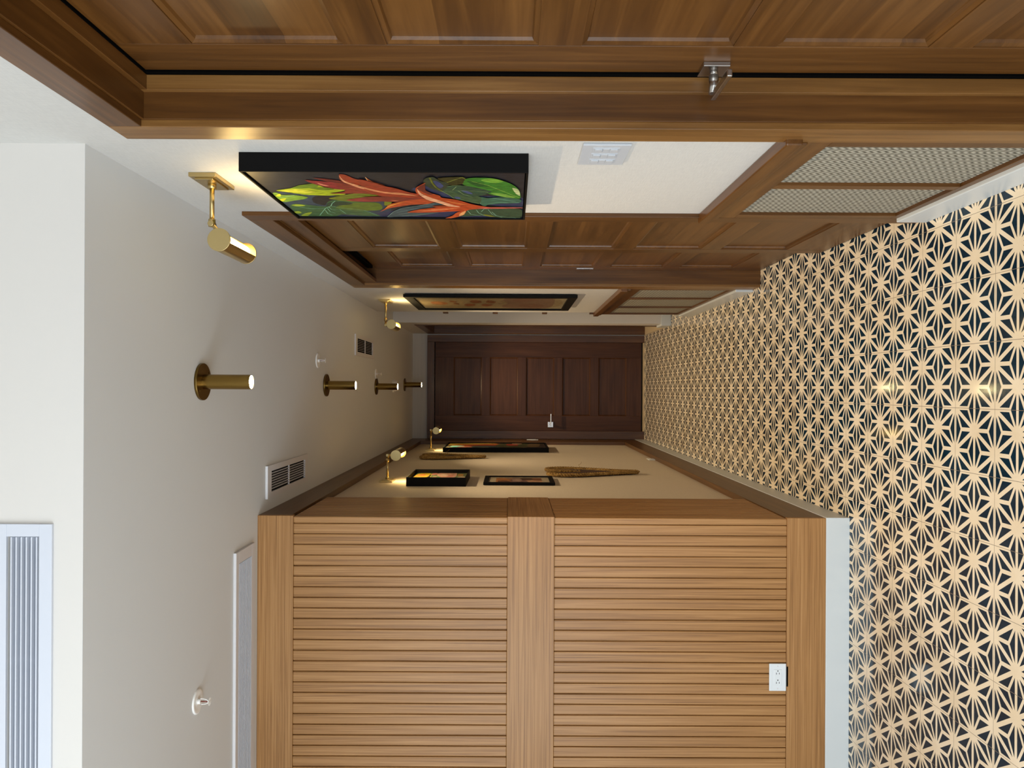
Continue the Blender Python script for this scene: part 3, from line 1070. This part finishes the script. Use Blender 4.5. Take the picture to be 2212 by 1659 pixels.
ART_FLOWER = [
((50,65,85),0,[0.414,0.025,0.477,0.138,0.497,0.245,0.601,0.43,1,0.377,1,0,0.662,0]),
((45,52,90),0,[0.865,0.398,0.807,0.554,0.803,0.703,0.76,0.986,1,0.989,1,0.375]),
((48,58,92),0,[0.349,0.562,0.249,0.694,0.475,0.804,0.47,0.984,0.76,0.986,0.569,0.744]),
((33,31,34),0,[0.546,0.141,0.492,0.168,0.48,0.201,0.498,0.222,0.559,0.229,0.64,0.186,0.707,0.166,0.691,0.143,0.642,0.129]),
((60,98,60),0,[0.703,0.021,0.677,0.059,0.741,0.16,0.64,0.186,0.583,0.225,0.605,0.284,0.636,0.351,0.651,0.392,0.751,0.402,0.821,0.379,0.84,0.325,0.912,0.346,0.976,0.365,0.979,0.288,0.935,0.202,0.992,0.162,0.995,0.069,0.978,0.007,0.78,0.005]),
((96,118,30),0,[0.774,0.199,0.654,0.276,0.635,0.388,0.734,0.404,0.821,0.382,0.841,0.307]),
((40,62,45),0,[0.732,0.168,0.64,0.192,0.622,0.252,0.67,0.288,0.722,0.207]),
((150,175,45),0,[0.711,0.023,0.685,0.054,0.718,0.08,0.736,0.047]),
((150,175,45),0,[0.978,0.01,0.902,0.05,0.883,0.077,0.977,0.041]),
((150,175,45),0,[0.877,0,0.858,0.022,0.903,0.028,0.922,0]),
((130,190,165),0.007,[0.966,0.096,0.784,0.153,0.723,0.187,0.656,0.204,0.607,0.224]),
((130,190,165),0.007,[0.784,0.153,0.794,0.091,0.728,0.031]),
((130,190,165),0.007,[0.723,0.187,0.773,0.228,0.823,0.31,0.949,0.354]),
((130,190,165),0.007,[0.749,0.173,0.809,0.175,0.827,0.19]),
((130,190,165),0.007,[0.775,0.163,0.863,0.16,0.908,0.176]),
((130,190,165),0.007,[0.828,0.145,0.918,0.141,0.955,0.153]),
((130,190,165),0.007,[0.808,0.211,0.916,0.221]),
((112,150,50),0,[0.432,0.006,0.421,0.023,0.465,0.035,0.471,0.084,0.516,0.129,0.563,0.104,0.596,0.058,0.626,0.023,0.626,0.006,0.55,0]),
((200,205,35),0,[0.489,0.005,0.443,0.032,0.503,0.022]),
((200,205,35),0,[0.566,0.005,0.549,0.034,0.616,0.007]),
((140,195,160),0.006,[0.527,0.011,0.51,0.042,0.479,0.082]),
((165,185,25),0,[0.373,0.033,0.326,0.1,0.27,0.141,0.23,0.206,0.254,0.22,0.302,0.232,0.336,0.266,0.356,0.309,0.392,0.278,0.43,0.234,0.436,0.293,0.469,0.266,0.476,0.193,0.467,0.14,0.441,0.104,0.405,0.065]),
((110,140,28),0,[0.326,0.103,0.272,0.14,0.233,0.206,0.268,0.217,0.31,0.197,0.332,0.139]),
((100,125,20),0,[0.324,0.173,0.302,0.224,0.339,0.266,0.365,0.227]),
((205,210,60),0,[0.377,0.049,0.347,0.123,0.395,0.181,0.428,0.147,0.415,0.095]),
((112,122,25),0,[0.544,0.209,0.505,0.238,0.451,0.294,0.404,0.391,0.469,0.446,0.554,0.435,0.613,0.311,0.59,0.258]),
((160,170,60),0.006,[0.547,0.214,0.511,0.298,0.47,0.415]),
((112,32,26),0,[0.123,0.224,0.135,0.262,0.172,0.314,0.264,0.362,0.32,0.327,0.212,0.279]),
((145,42,42),0,[0.163,0.186,0.175,0.222,0.212,0.292,0.32,0.341,0.349,0.296,0.308,0.25,0.241,0.209]),
((225,140,110),0,[0.214,0.222,0.247,0.242,0.274,0.256,0.267,0.231]),
((140,46,30),0,[0.426,0.238,0.377,0.303,0.212,0.292,0.319,0.381,0.402,0.454,0.462,0.447,0.427,0.366,0.433,0.283]),
((172,62,30),0,[0.058,0.33,0.052,0.344,0.07,0.356,0.126,0.373,0.17,0.402,0.258,0.471,0.484,0.444,0.411,0.395,0.319,0.368,0.251,0.338,0.185,0.323,0.134,0.319]),
((238,165,120),0,[0.065,0.329,0.172,0.322,0.238,0.34,0.312,0.369,0.389,0.42,0.454,0.447,0.429,0.45,0.353,0.416,0.25,0.364,0.185,0.335,0.121,0.328]),
((192,92,48),0,[0.093,0.419,0.144,0.426,0.189,0.438,0.261,0.471,0.345,0.461,0.317,0.429,0.249,0.417,0.157,0.419]),
((240,190,130),0.007,[0.1,0.419,0.209,0.418,0.297,0.426,0.362,0.459]),
((152,46,46),0,[0.574,0.274,0.518,0.339,0.469,0.446,0.587,0.431,0.607,0.34]),
((62,82,92),0,[0.995,0.395,0.846,0.439,0.757,0.485,0.705,0.548,0.62,0.644,0.701,0.679,0.858,0.634,0.952,0.541,0.984,0.446]),
((135,165,160),0.005,[0.991,0.395,0.846,0.439,0.757,0.485,0.705,0.548,0.623,0.644]),
((135,165,160),0.005,[0.955,0.464,0.934,0.527,0.867,0.633]),
((135,165,160),0.005,[0.864,0.452,0.755,0.558]),
((135,165,160),0.005,[0.918,0.453,0.843,0.536]),
((50,78,55),0,[0.801,0.756,0.765,0.793,0.746,0.853,0.76,0.988,1,0.99,0.998,0.909,0.944,0.818,0.965,0.755,0.947,0.726]),
((130,175,150),0.006,[0.81,0.762,0.908,0.773,0.944,0.818]),
((130,175,150),0.006,[0.791,0.801,0.871,0.808,0.944,0.833,0.97,0.878]),
((130,175,150),0.006,[0.835,0.821,0.764,0.835,0.763,0.87]),
((130,175,150),0.006,[0.833,0.866,0.942,0.885,1,0.971]),
((130,175,150),0.006,[0.781,0.852,0.906,0.867,0.988,0.909]),
((120,125,30),0,[0.907,0.828,0.924,0.855,0.97,0.878,0.953,0.842]),
((60,108,85),0,[0.489,0.825,0.503,0.858,0.487,0.914,0.531,0.986,0.61,0.984,0.628,0.913,0.662,0.855,0.696,0.839,0.631,0.821]),
((140,195,170),0.006,[0.482,0.825,0.567,0.82,0.631,0.824]),
((140,195,170),0.006,[0.503,0.875,0.533,0.913,0.578,0.97]),
((140,195,170),0.006,[0.63,0.855,0.596,0.913,0.602,0.984]),
((64,92,60),0,[0.367,0.689,0.359,0.727,0.446,0.75,0.474,0.826,0.631,0.821,0.599,0.785,0.507,0.719,0.447,0.706]),
((70,85,130),0,[0.477,0.723,0.484,0.742,0.522,0.746,0.515,0.727]),
((48,80,58),0,[0.353,0.682,0.276,0.698,0.241,0.734,0.253,0.785,0.313,0.862,0.355,0.894,0.429,0.846,0.483,0.79,0.446,0.75,0.373,0.726]),
((70,85,130),0,[0.344,0.757,0.351,0.781,0.415,0.8,0.408,0.779]),
((140,170,110),0.006,[0.353,0.682,0.276,0.698,0.242,0.734,0.253,0.785]),
((140,170,110),0.006,[0.338,0.723,0.261,0.743]),
((140,170,110),0.006,[0.36,0.684,0.345,0.728,0.35,0.808,0.377,0.861]),
((140,170,110),0.006,[0.344,0.744,0.423,0.762,0.475,0.793]),
((140,170,110),0.006,[0.36,0.682,0.432,0.704,0.507,0.719,0.631,0.818]),
((60,58,20),0,[0.118,0.682,0.093,0.699,0.078,0.773,0.122,0.783,0.213,0.766,0.235,0.716,0.188,0.711]),
((150,160,60),0.006,[0.182,0.711,0.085,0.772,0.122,0.784,0.213,0.769]),
((50,64,46),0,[0.158,0.625,0.1,0.641,0.081,0.667,0.144,0.686,0.188,0.711,0.235,0.715,0.36,0.682,0.333,0.659,0.291,0.639,0.237,0.627]),
((64,74,120),0,[0.17,0.661,0.157,0.677,0.249,0.694,0.297,0.675]),
((110,115,30),0.014,[0.094,0.654,0.196,0.656,0.277,0.663,0.36,0.682]),
((60,132,40),0,[0.213,0.77,0.116,0.784,0.09,0.817,0.095,0.877,0.138,0.917,0.215,0.955,0.31,0.979,0.41,0.987,0.508,0.985,0.486,0.942,0.442,0.887,0.399,0.86,0.355,0.875,0.3,0.836,0.246,0.786]),
((128,185,60),0,[0.127,0.841,0.101,0.882,0.151,0.922,0.184,0.896,0.165,0.853]),
((35,95,35),0,[0.154,0.787,0.166,0.827,0.244,0.864,0.259,0.824]),
((130,180,70),0,[0.391,0.869,0.397,0.915,0.478,0.969,0.479,0.928]),
((205,215,150),0,[0.283,0.955,0.317,0.979,0.44,0.986,0.396,0.969]),
((150,195,80),0.007,[0.154,0.805,0.231,0.864,0.34,0.915,0.485,0.983]),
((122,132,22),0,[0.578,0.433,0.589,0.459,0.658,0.446,0.683,0.42]),
((165,56,30),0,[0.132,0.39,0.182,0.434,0.257,0.471,0.295,0.506,0.378,0.551,0.414,0.583,0.451,0.585,0.511,0.596,0.497,0.525,0.484,0.444,0.411,0.409,0.312,0.385]),
((132,46,36),0,[0.495,0.351,0.472,0.445,0.49,0.526,0.505,0.597,0.525,0.634,0.604,0.634,0.614,0.571,0.591,0.502,0.587,0.431]),
((232,150,100),0,[0.198,0.349,0.297,0.4,0.371,0.457,0.396,0.522,0.458,0.579,0.432,0.518,0.401,0.454,0.328,0.396]),
((225,130,90),0,[0.553,0.458,0.563,0.491,0.573,0.475]),
((190,76,36),0,[0.833,0.382,0.759,0.411,0.658,0.44,0.592,0.488,0.543,0.549,0.518,0.601,0.572,0.636,0.637,0.603,0.655,0.538,0.707,0.475,0.742,0.436,0.791,0.407]),
((242,165,60),0,[0.763,0.41,0.666,0.445,0.572,0.526,0.627,0.484,0.716,0.433]),
((150,60,30),0,[0.686,0.619,0.668,0.667,0.7,0.694,0.722,0.643]),
((187,72,30),0,[0.307,0.583,0.265,0.593,0.181,0.632,0.224,0.624,0.334,0.619,0.405,0.643,0.448,0.667,0.493,0.673,0.538,0.731,0.632,0.784,0.696,0.845,0.721,0.868,0.766,0.779,0.801,0.753,0.821,0.687,0.84,0.626,0.853,0.499,0.772,0.557,0.71,0.65,0.692,0.703,0.635,0.669,0.556,0.632,0.495,0.603,0.436,0.586,0.377,0.579]),
((120,44,34),0,[0.293,0.59,0.208,0.626,0.331,0.62,0.408,0.643,0.42,0.626,0.362,0.603]),
((240,175,135),0,[0.306,0.59,0.377,0.586,0.45,0.591,0.541,0.611,0.611,0.651,0.689,0.689,0.702,0.737,0.65,0.705,0.555,0.66,0.479,0.624,0.409,0.6,0.356,0.593]),
((225,120,60),0,[0.449,0.64,0.555,0.688,0.648,0.769,0.618,0.713]),
((230,130,80),0,[0.817,0.538,0.752,0.647,0.724,0.736,0.791,0.644]),
((205,95,80),0,[0.707,0.824,0.709,0.987,0.726,0.988,0.744,0.823]),
((190,80,35),0,[1,0.655,0.929,0.69,0.838,0.716,0.793,0.757,0.891,0.743,0.947,0.719,1,0.679]),
((240,170,110),0,[0.873,0.726,0.798,0.754,0.887,0.744,0.943,0.72]),
]

# 1: flower painting in a deep black float frame
r, sg, W, H = picture('large painting of red heliconia flower and green leaves in deep black frame', 'R', 1.961, 2.509, 1.382, 2.127, .050, .006)
art(r, 'canvas', .525, .727, sg, .0440, (36, 36, 44), ART_FLOWER, .0115, .009, thick=.042, smooth_=True)
obj('backing', boxes((.0, .004, sg * .006, sg * (W - .006), .006, H - .006)), BLACKV, r)

# 2: tall botanical print
r, sg, W, H = picture('tall faded botanical print in wide black frame on the right wall', 'R', 4.846, 5.656, 1.006, 2.114, .025, .057, back=.006)
pp = [((178, 164, 130), 0, [.02, .01, .98, .01, .98, .99, .02, .99]),
      ((162, 142, 104), 0, [.06, .03, .94, .03, .94, .90, .06, .90]),
      ((142, 112, 88), 0, [.06, .62, .3, .58, .5, .61, .7, .57, .94, .60, .94, .90, .06, .90]),
      ((138, 100, 78), 0, [.10, .68, .3, .64, .40, .70, .28, .80, .14, .78]),
      ((132, 96, 74), 0, [.55, .72, .75, .68, .88, .76, .80, .86, .60, .84]),
      ((166, 104, 58), 0, [.40, .09, .52, .075, .64, .10, .66, .15, .58, .19, .46, .185, .38, .14]),
      ((182, 124, 74), 0, [.44, .11, .54, .10, .60, .13, .54, .16, .45, .15]),
      ((150, 92, 52), 0, [.30, .22, .42, .215, .46, .25, .36, .26]),
      ((140, 84, 46), 0, [.52, .235, .62, .23, .62, .265, .53, .27]),
      ((146, 84, 46), 0, [.56, .33, .66, .30, .80, .32, .74, .37, .60, .38]),
      ((138, 80, 44), 0, [.26, .37, .40, .35, .52, .38, .44, .43, .30, .42]),
      ((150, 92, 56), 0, [.58, .44, .72, .42, .80, .46, .70, .50, .60, .49]),
      ((142, 86, 50), 0, [.26, .48, .42, .46, .52, .50, .40, .53]),
      ((110, 92, 70), .012, [.5, .15, .48, .3, .52, .45, .5, .6, .46, .75]),
      ((120, 96, 70), .010, [.3, .62, .36, .56, .42, .60]), ((120, 96, 70), .010, [.6, .62, .66, .58, .74, .61])]
art(r, 'print', W - .114, H - .114, sg, .016, (208, 196, 168), pp, .057, .057, thick=.009, smooth_=True)

# 3: boxed flower picture
r, sg, W, H = picture('small deep black box frame with yellow and pink flower picture', 'L', 4.443, 4.889, 1.686, 2.034, .053, .006)
pp = [((120, 150, 96), 0, [0, 0, 1, 0, 1, 1, 0, 1]),
      ((226, 190, 50), 0, [.02, .02, .5, .0, .9, .03, 1, .20, .86, .30, .5, .33, .2, .36, .02, .2]),
      ((238, 214, 96), 0, [.02, .05, .3, .04, .5, .12, .3, .24, .05, .2]),
      ((222, 140, 60), 0, [.5, .05, .8, .06, .9, .16, .6, .2]),
      ((40, 44, 34), 0, [.35, .24, .6, .28, .8, .27, .7, .31, .4, .31]),
      ((232, 208, 150), 0, [0, .24, .3, .26, .4, .34, .2, .38, 0, .36]),
      ((226, 150, 140), 0, [.7, .33, .96, .30, 1, .40, .8, .42]),
      ((236, 190, 160), 0, [.1, .38, .5, .36, .6, .46, .2, .48, 0, .44]),
      ((40, 44, 34), 0, [.8, .42, 1, .41, 1, .46, .85, .47]),
      ((120, 176, 110), 0, [.1, .47, .5, .44, .66, .50, .4, .56, .1, .54]),
      ((240, 186, 170), 0, [.5, .50, .7, .43, 1, .44, 1, .78, .8, .82, .5, .80, .2, .74, .15, .6, .35, .58]),
      ((250, 214, 196), 0, [.6, .52, .9, .50, .9, .6, .6, .64]), ((228, 150, 132), 0, [.4, .64, .7, .66, .8, .74, .5, .74]),
      ((250, 220, 206), 0, [.2, .62, .4, .62, .45, .70, .25, .71]),
      ((244, 232, 206), 0, [0, .56, .14, .56, .18, .72, 0, .74]),
      ((36, 40, 32), 0, [.1, .74, .3, .76, .3, .80, .1, .79]),
      ((244, 218, 190), 0, [0, .80, .3, .80, .5, .86, .5, 1, 0, 1]), ((120, 130, 90), 0, [.55, .84, 1, .80, 1, 1, .6, 1]),
      ((206, 156, 90), 0, [.6, .84, .85, .83, .85, .93, .62, .93])]
art(r, 'canvas', W - .030, H - .030, sg, .030, (130, 140, 96), pp, .015, .015, thick=.014, smooth_=True)
obj('backing', boxes((.0, .003, sg * .006, sg * (W - .006), .006, H - .006)), BLACKV, r)

# 4: brown matted picture
r, sg, W, H = picture('small brown landscape with cream mat in flat black frame', 'L', 4.500, 4.858, 1.163, 1.587, .018, .028, back=.003)
pp = [((150, 104, 74), 0, [.12, .12, .88, .12, .88, .88, .12, .88]),
      ((182, 120, 70), 0, [.12, .12, .88, .12, .88, .26, .6, .34, .12, .32]),
      ((104, 66, 44), 0, [.12, .14, .4, .16, .45, .30, .2, .36, .12, .34]),
      ((120, 90, 84), 0, [.12, .38, .5, .36, .88, .42, .88, .62, .5, .60, .12, .66]),
      ((164, 134, 116), 0, [.3, .40, .7, .38, .8, .50, .5, .56, .3, .52]),
      ((80, 54, 40), 0, [.5, .56, .88, .52, .88, .72, .6, .74]),
      ((196, 150, 116), 0, [.12, .66, .4, .62, .5, .72, .4, .88, .12, .88]), ((140, 90, 60), 0, [.5, .74, .88, .72, .88, .88, .5, .88])]
art(r, 'print', W - .056, H - .056, sg, .011, (196, 180, 150), pp, .028, .028, thick=.008)

# 5: long abstract picture
r, sg, W, H = picture('long abstract painting of yellow, orange and teal in black frame by the end door', 'L', 6.845, 7.488, 1.086, 2.037, .044, .010)
pp = [((226, 186, 84), 0, [.55, 0, 1, 0, 1, .46, .8, .5, .6, .3]),
      ((196, 106, 44), 0, [.4, .06, .7, .1, .8, .3, .95, .5, .7, .56, .5, .34]),
      ((150, 60, 30), 0, [.35, .12, .55, .16, .7, .4, .6, .6, .4, .4]),
      ((120, 190, 190), 0, [.12, .04, .5, .06, .45, .16, .2, .18]), ((236, 220, 170), 0, [0, 0, .2, .0, .2, .06, 0, .06]),
      ((222, 150, 130), 0, [.0, .10, .3, .14, .3, .26, .1, .3]), ((60, 90, 100), 0, [.1, .3, .4, .26, .45, .5, .2, .6]),
      ((214, 196, 170), 0, [.05, .3, .14, .3, .2, .42, .06, .42]),
      ((70, 76, 44), 0, [.3, .5, .9, .54, 1, .8, .5, .9, .1, .7]), ((160, 52, 34), 0, [.5, .62, .85, .6, .85, .70, .55, .72]),
      ((190, 150, 120), 0, [.8, .68, 1, .66, 1, .76, .85, .75]), ((220, 200, 170), 0, [.04, .74, .14, .74, .16, .80, .04, .80]),
      ((110, 90, 60), 0, [.3, .82, .9, .84, .9, .95, .3, .92])]
art(r, 'canvas', W - .036, H - .036, sg, .036, (52, 46, 40), pp, .018, .018, thick=.030, smooth_=True)
obj('backing', boxes((.0, .003, sg * .010, sg * (W - .010), .010, H - .010)), BLACKV, r)


# ------------------------------------------------------------------ braided wall hangings
def catmull(pts, n):
    out = []
    P = [pts[0]] + list(pts) + [pts[-1]]
    for i in range(1, len(P) - 2):
        p0, p1, p2, p3 = P[i - 1], P[i], P[i + 1], P[i + 2]
        for k in range(n):
            t = k / n
            out.append(tuple(.5 * ((2 * p1[j]) + (-p0[j] + p2[j]) * t + (2 * p0[j] - 5 * p1[j] + 4 * p2[j] - p3[j]) * t * t + (-p0[j] + 3 * p1[j] - 3 * p2[j] + p3[j]) * t ** 3) for j in range(len(p1))))
    out.append(tuple(pts[-1]))
    return out


def sweep(bm, pts, rad, seg=8):
    rings = []
    m = len(pts)
    for i, p in enumerate(pts):
        p = Vector(p)
        d = (Vector(pts[min(i + 1, m - 1)]) - Vector(pts[max(i - 1, 0)])).normalized()
        a = Vector((1, 0, 0))
        a = (a - d * a.dot(d)).normalized()
        b = d.cross(a)
        rr = rad(i / (m - 1)) if callable(rad) else rad
        rings.append([bm.verts.new(p + (a * math.cos(2 * PI * k / seg) + b * math.sin(2 * PI * k / seg)) * rr) for k in range(seg)])
    for q, w_ in zip(rings[:-1], rings[1:]):
        for k in range(seg):
            f = bm.faces.new((q[k], q[(k + 1) % seg], w_[(k + 1) % seg], w_[k]))
            f.smooth = True
    bm.faces.new(rings[0][::-1])
    bm.faces.new(rings[-1])


HEART = [(0.085, 0.0), (.17, .10), (.36, .26), (.60, .43), (.82, .59), (.97, .74), (1.0, .86), (.88, .955), (.64, 1.0), (.38, .985), (.16, .93), (.05, .84), (.03, .74)]


def braid(bm, path, x, A, B, sr, pitch):
    """flat three strand braid following a path in the y,z plane"""
    m = len(path)
    L = [0]
    for p, q in zip(path[:-1], path[1:]):
        L.append(L[-1] + math.hypot(q[0] - p[0], q[1] - p[1]))
    for k in range(3):
        pts = []
        for i, p in enumerate(path):
            a_, b_ = path[max(i - 1, 0)], path[min(i + 1, m - 1)]
            dx, dz = b_[0] - a_[0], b_[1] - a_[1]
            l = math.hypot(dx, dz) or 1e-6
            n = (-dz / l, dx / l)
            ph = 2 * PI * (L[i] / pitch + k / 3)
            o = A * math.cos(ph)
            pts.append((x + B * math.sin(2 * ph), p[0] + n[0] * o, p[1] + n[1] * o))
        sweep(bm, pts, sr)


def hanging(loc, hw, h, label):
    r = empty('woven_wall_hanging', label, 'wall hanging', loc, 0, 'braided heart-shaped hangings on the left wall')
    for s in (-1, 1):
        bm = bmesh.new()
        path = catmull([(s * p[0] * hw, p[1] * h) for p in HEART], 12)
        braid(bm, path, .0165, .0105, .0045, .0085, .055)
        obj('braided_rope', bm, ROPE, r)
        bm = bmesh.new()
        path = catmull([(s * (p[0] * .86) * hw, .06 * h + p[1] * .885 * h) for p in HEART[:-2]], 12)
        braid(bm, path, .014, .0055, .003, .0052, .034)
        obj('inner_braid', bm, ROPE, r)
    # bristly tuft between the lobes
    bm = bmesh.new()
    rnd = random.Random(3)
    for k in range(90):
        t = k / 89
        y = rnd.uniform(-.16, .16) * hw * (1.4 - t)
        z = h * (.93 - .30 * t)
        tube(bm, (.010, y, z), (.020 + rnd.uniform(0, .008), y + rnd.uniform(-.012, .012), z + rnd.uniform(-.01, .02)), .0032, .0014, 6)
    obj('fibre_tuft', bm, ROPE, r)
    bm = bmesh.new()
    ring = [(p[0] * .80 * hw, .06 * h + p[1] * .86 * h) for p in catmull(HEART[:-2], 6)]
    ring = ring + [(-y, z) for y, z in ring[::-1]]
    fa = [bm.verts.new((.015, y, z)) for y, z in ring]
    fb = [bm.verts.new((.001, y, z)) for y, z in ring]
    bm.faces.new(fa)
    bm.faces.new(fb[::-1])
    for i in range(len(ring)):
        j = (i + 1) % len(ring)
        bm.faces.new((fa[i], fb[i], fb[j], fa[j]))
    obj('dark_centre', bm, HUSK, r)
    bm = bmesh.new()
    sweep(bm, [(.03, .6 * hw, .62 * h), (.045, .75 * hw, .64 * h), (.052, .80 * hw, .61 * h), (.062, .95 * hw, .60 * h)], .0010, 6)
    obj('loose_fibre', bm, ROPE, r)
    return r


hanging((LX, 5.135, .570), .214, .605, 'larger braided fibre heart hanging low on the left wall, beyond the brown picture')
hanging((LX, 6.250, 1.635), .158, .510, 'smaller braided fibre heart hanging high on the left wall before the abstract painting')


# ------------------------------------------------------------------ switches and outlets
r = empty('outlet_plate', 'white double outlet mounted sideways low on the oak slatted wall', 'power outlet', (-1.2045, SY + .002, .3005))
pl = obj('plate', boxes((-.0572, .0572, -.0065, 0, -.0352, .0352)), PLATE, r, .0018)
obj('receptacle', boxes((-.0333, .0333, -.0078, -.006, -.0168, .0168)), PLATE, r, .0008)
obj('outlet_box', boxes((-.040, .044, -.002, .004, -.045, -.030)), DARKP, r)
for sx in (-1, 1):
    cx = sx * .0193
    bm = bmesh.new()
    tube(bm, (cx + .0080, -.0080, 0), (cx + .0080, -.0076, 0), .0025, seg=16)
    box(bm, cx - .0068, cx + .0012, -.0080, -.0076, .0050, .0072)
    box(bm, cx - .0060, cx + .0010, -.0080, -.0076, -.0068, -.0046)
    obj('socket_slots', bm, DARKP, r)
    bm = bmesh.new()
    tube(bm, (sx * .047, -.0065, 0), (sx * .047, -.0072, 0), .0026, seg=14)
    obj('screw', bm, VENTW, r)

r = empty('switch_plate', 'white three-gang light switch plate beside the flower painting', 'light switch', (RX, 1.956, 1.190))
obj('plate', boxes((-.0065, 0, -.082, .082, -.060, .060)), PLATEG, r, .0018)
for k in (-1, 0, 1):
    y = k * .046
    fr = obj('switch_frame', boxes((-.0078, -.006, y - .0172, y + .0172, -.0335, .0335)), PLATEG, r, .0006)
    bm = boxes((-.0105, -.007, y - .0125, y + .0125, .010, .0285), (-.0088, -.007, y - .0125, y + .0125, -.0085, .0085), (-.0105, -.007, y - .0125, y + .0125, -.0285, -.010))
    obj('rocker', bm, PLATEG, fr, .0008)

r = empty('outlet_plate', 'small white outlet plate low on the left wall', 'power outlet', (LX, 6.212, .276))
obj('plate', boxes((0, .0065, -.057, .057, -.035, .035)), PLATE, r, .0018)
obj('receptacle', boxes((.006, .0080, -.033, .033, -.0168, .0168)), PLATE, r, .0006)
r = empty('switch_plate', 'narrow white switch plate on the wood board next to the end door', 'light switch', (FX, 8.030, 1.200))
obj('plate', boxes((0, .0065, -.035, .035, -.060, .060)), PLATE, r, .0018)
obj('rocker', boxes((.006, .0090, -.0165, .0165, -.033, .033)), PLATE, r, .0008)
S.cycles.use_denoising = True
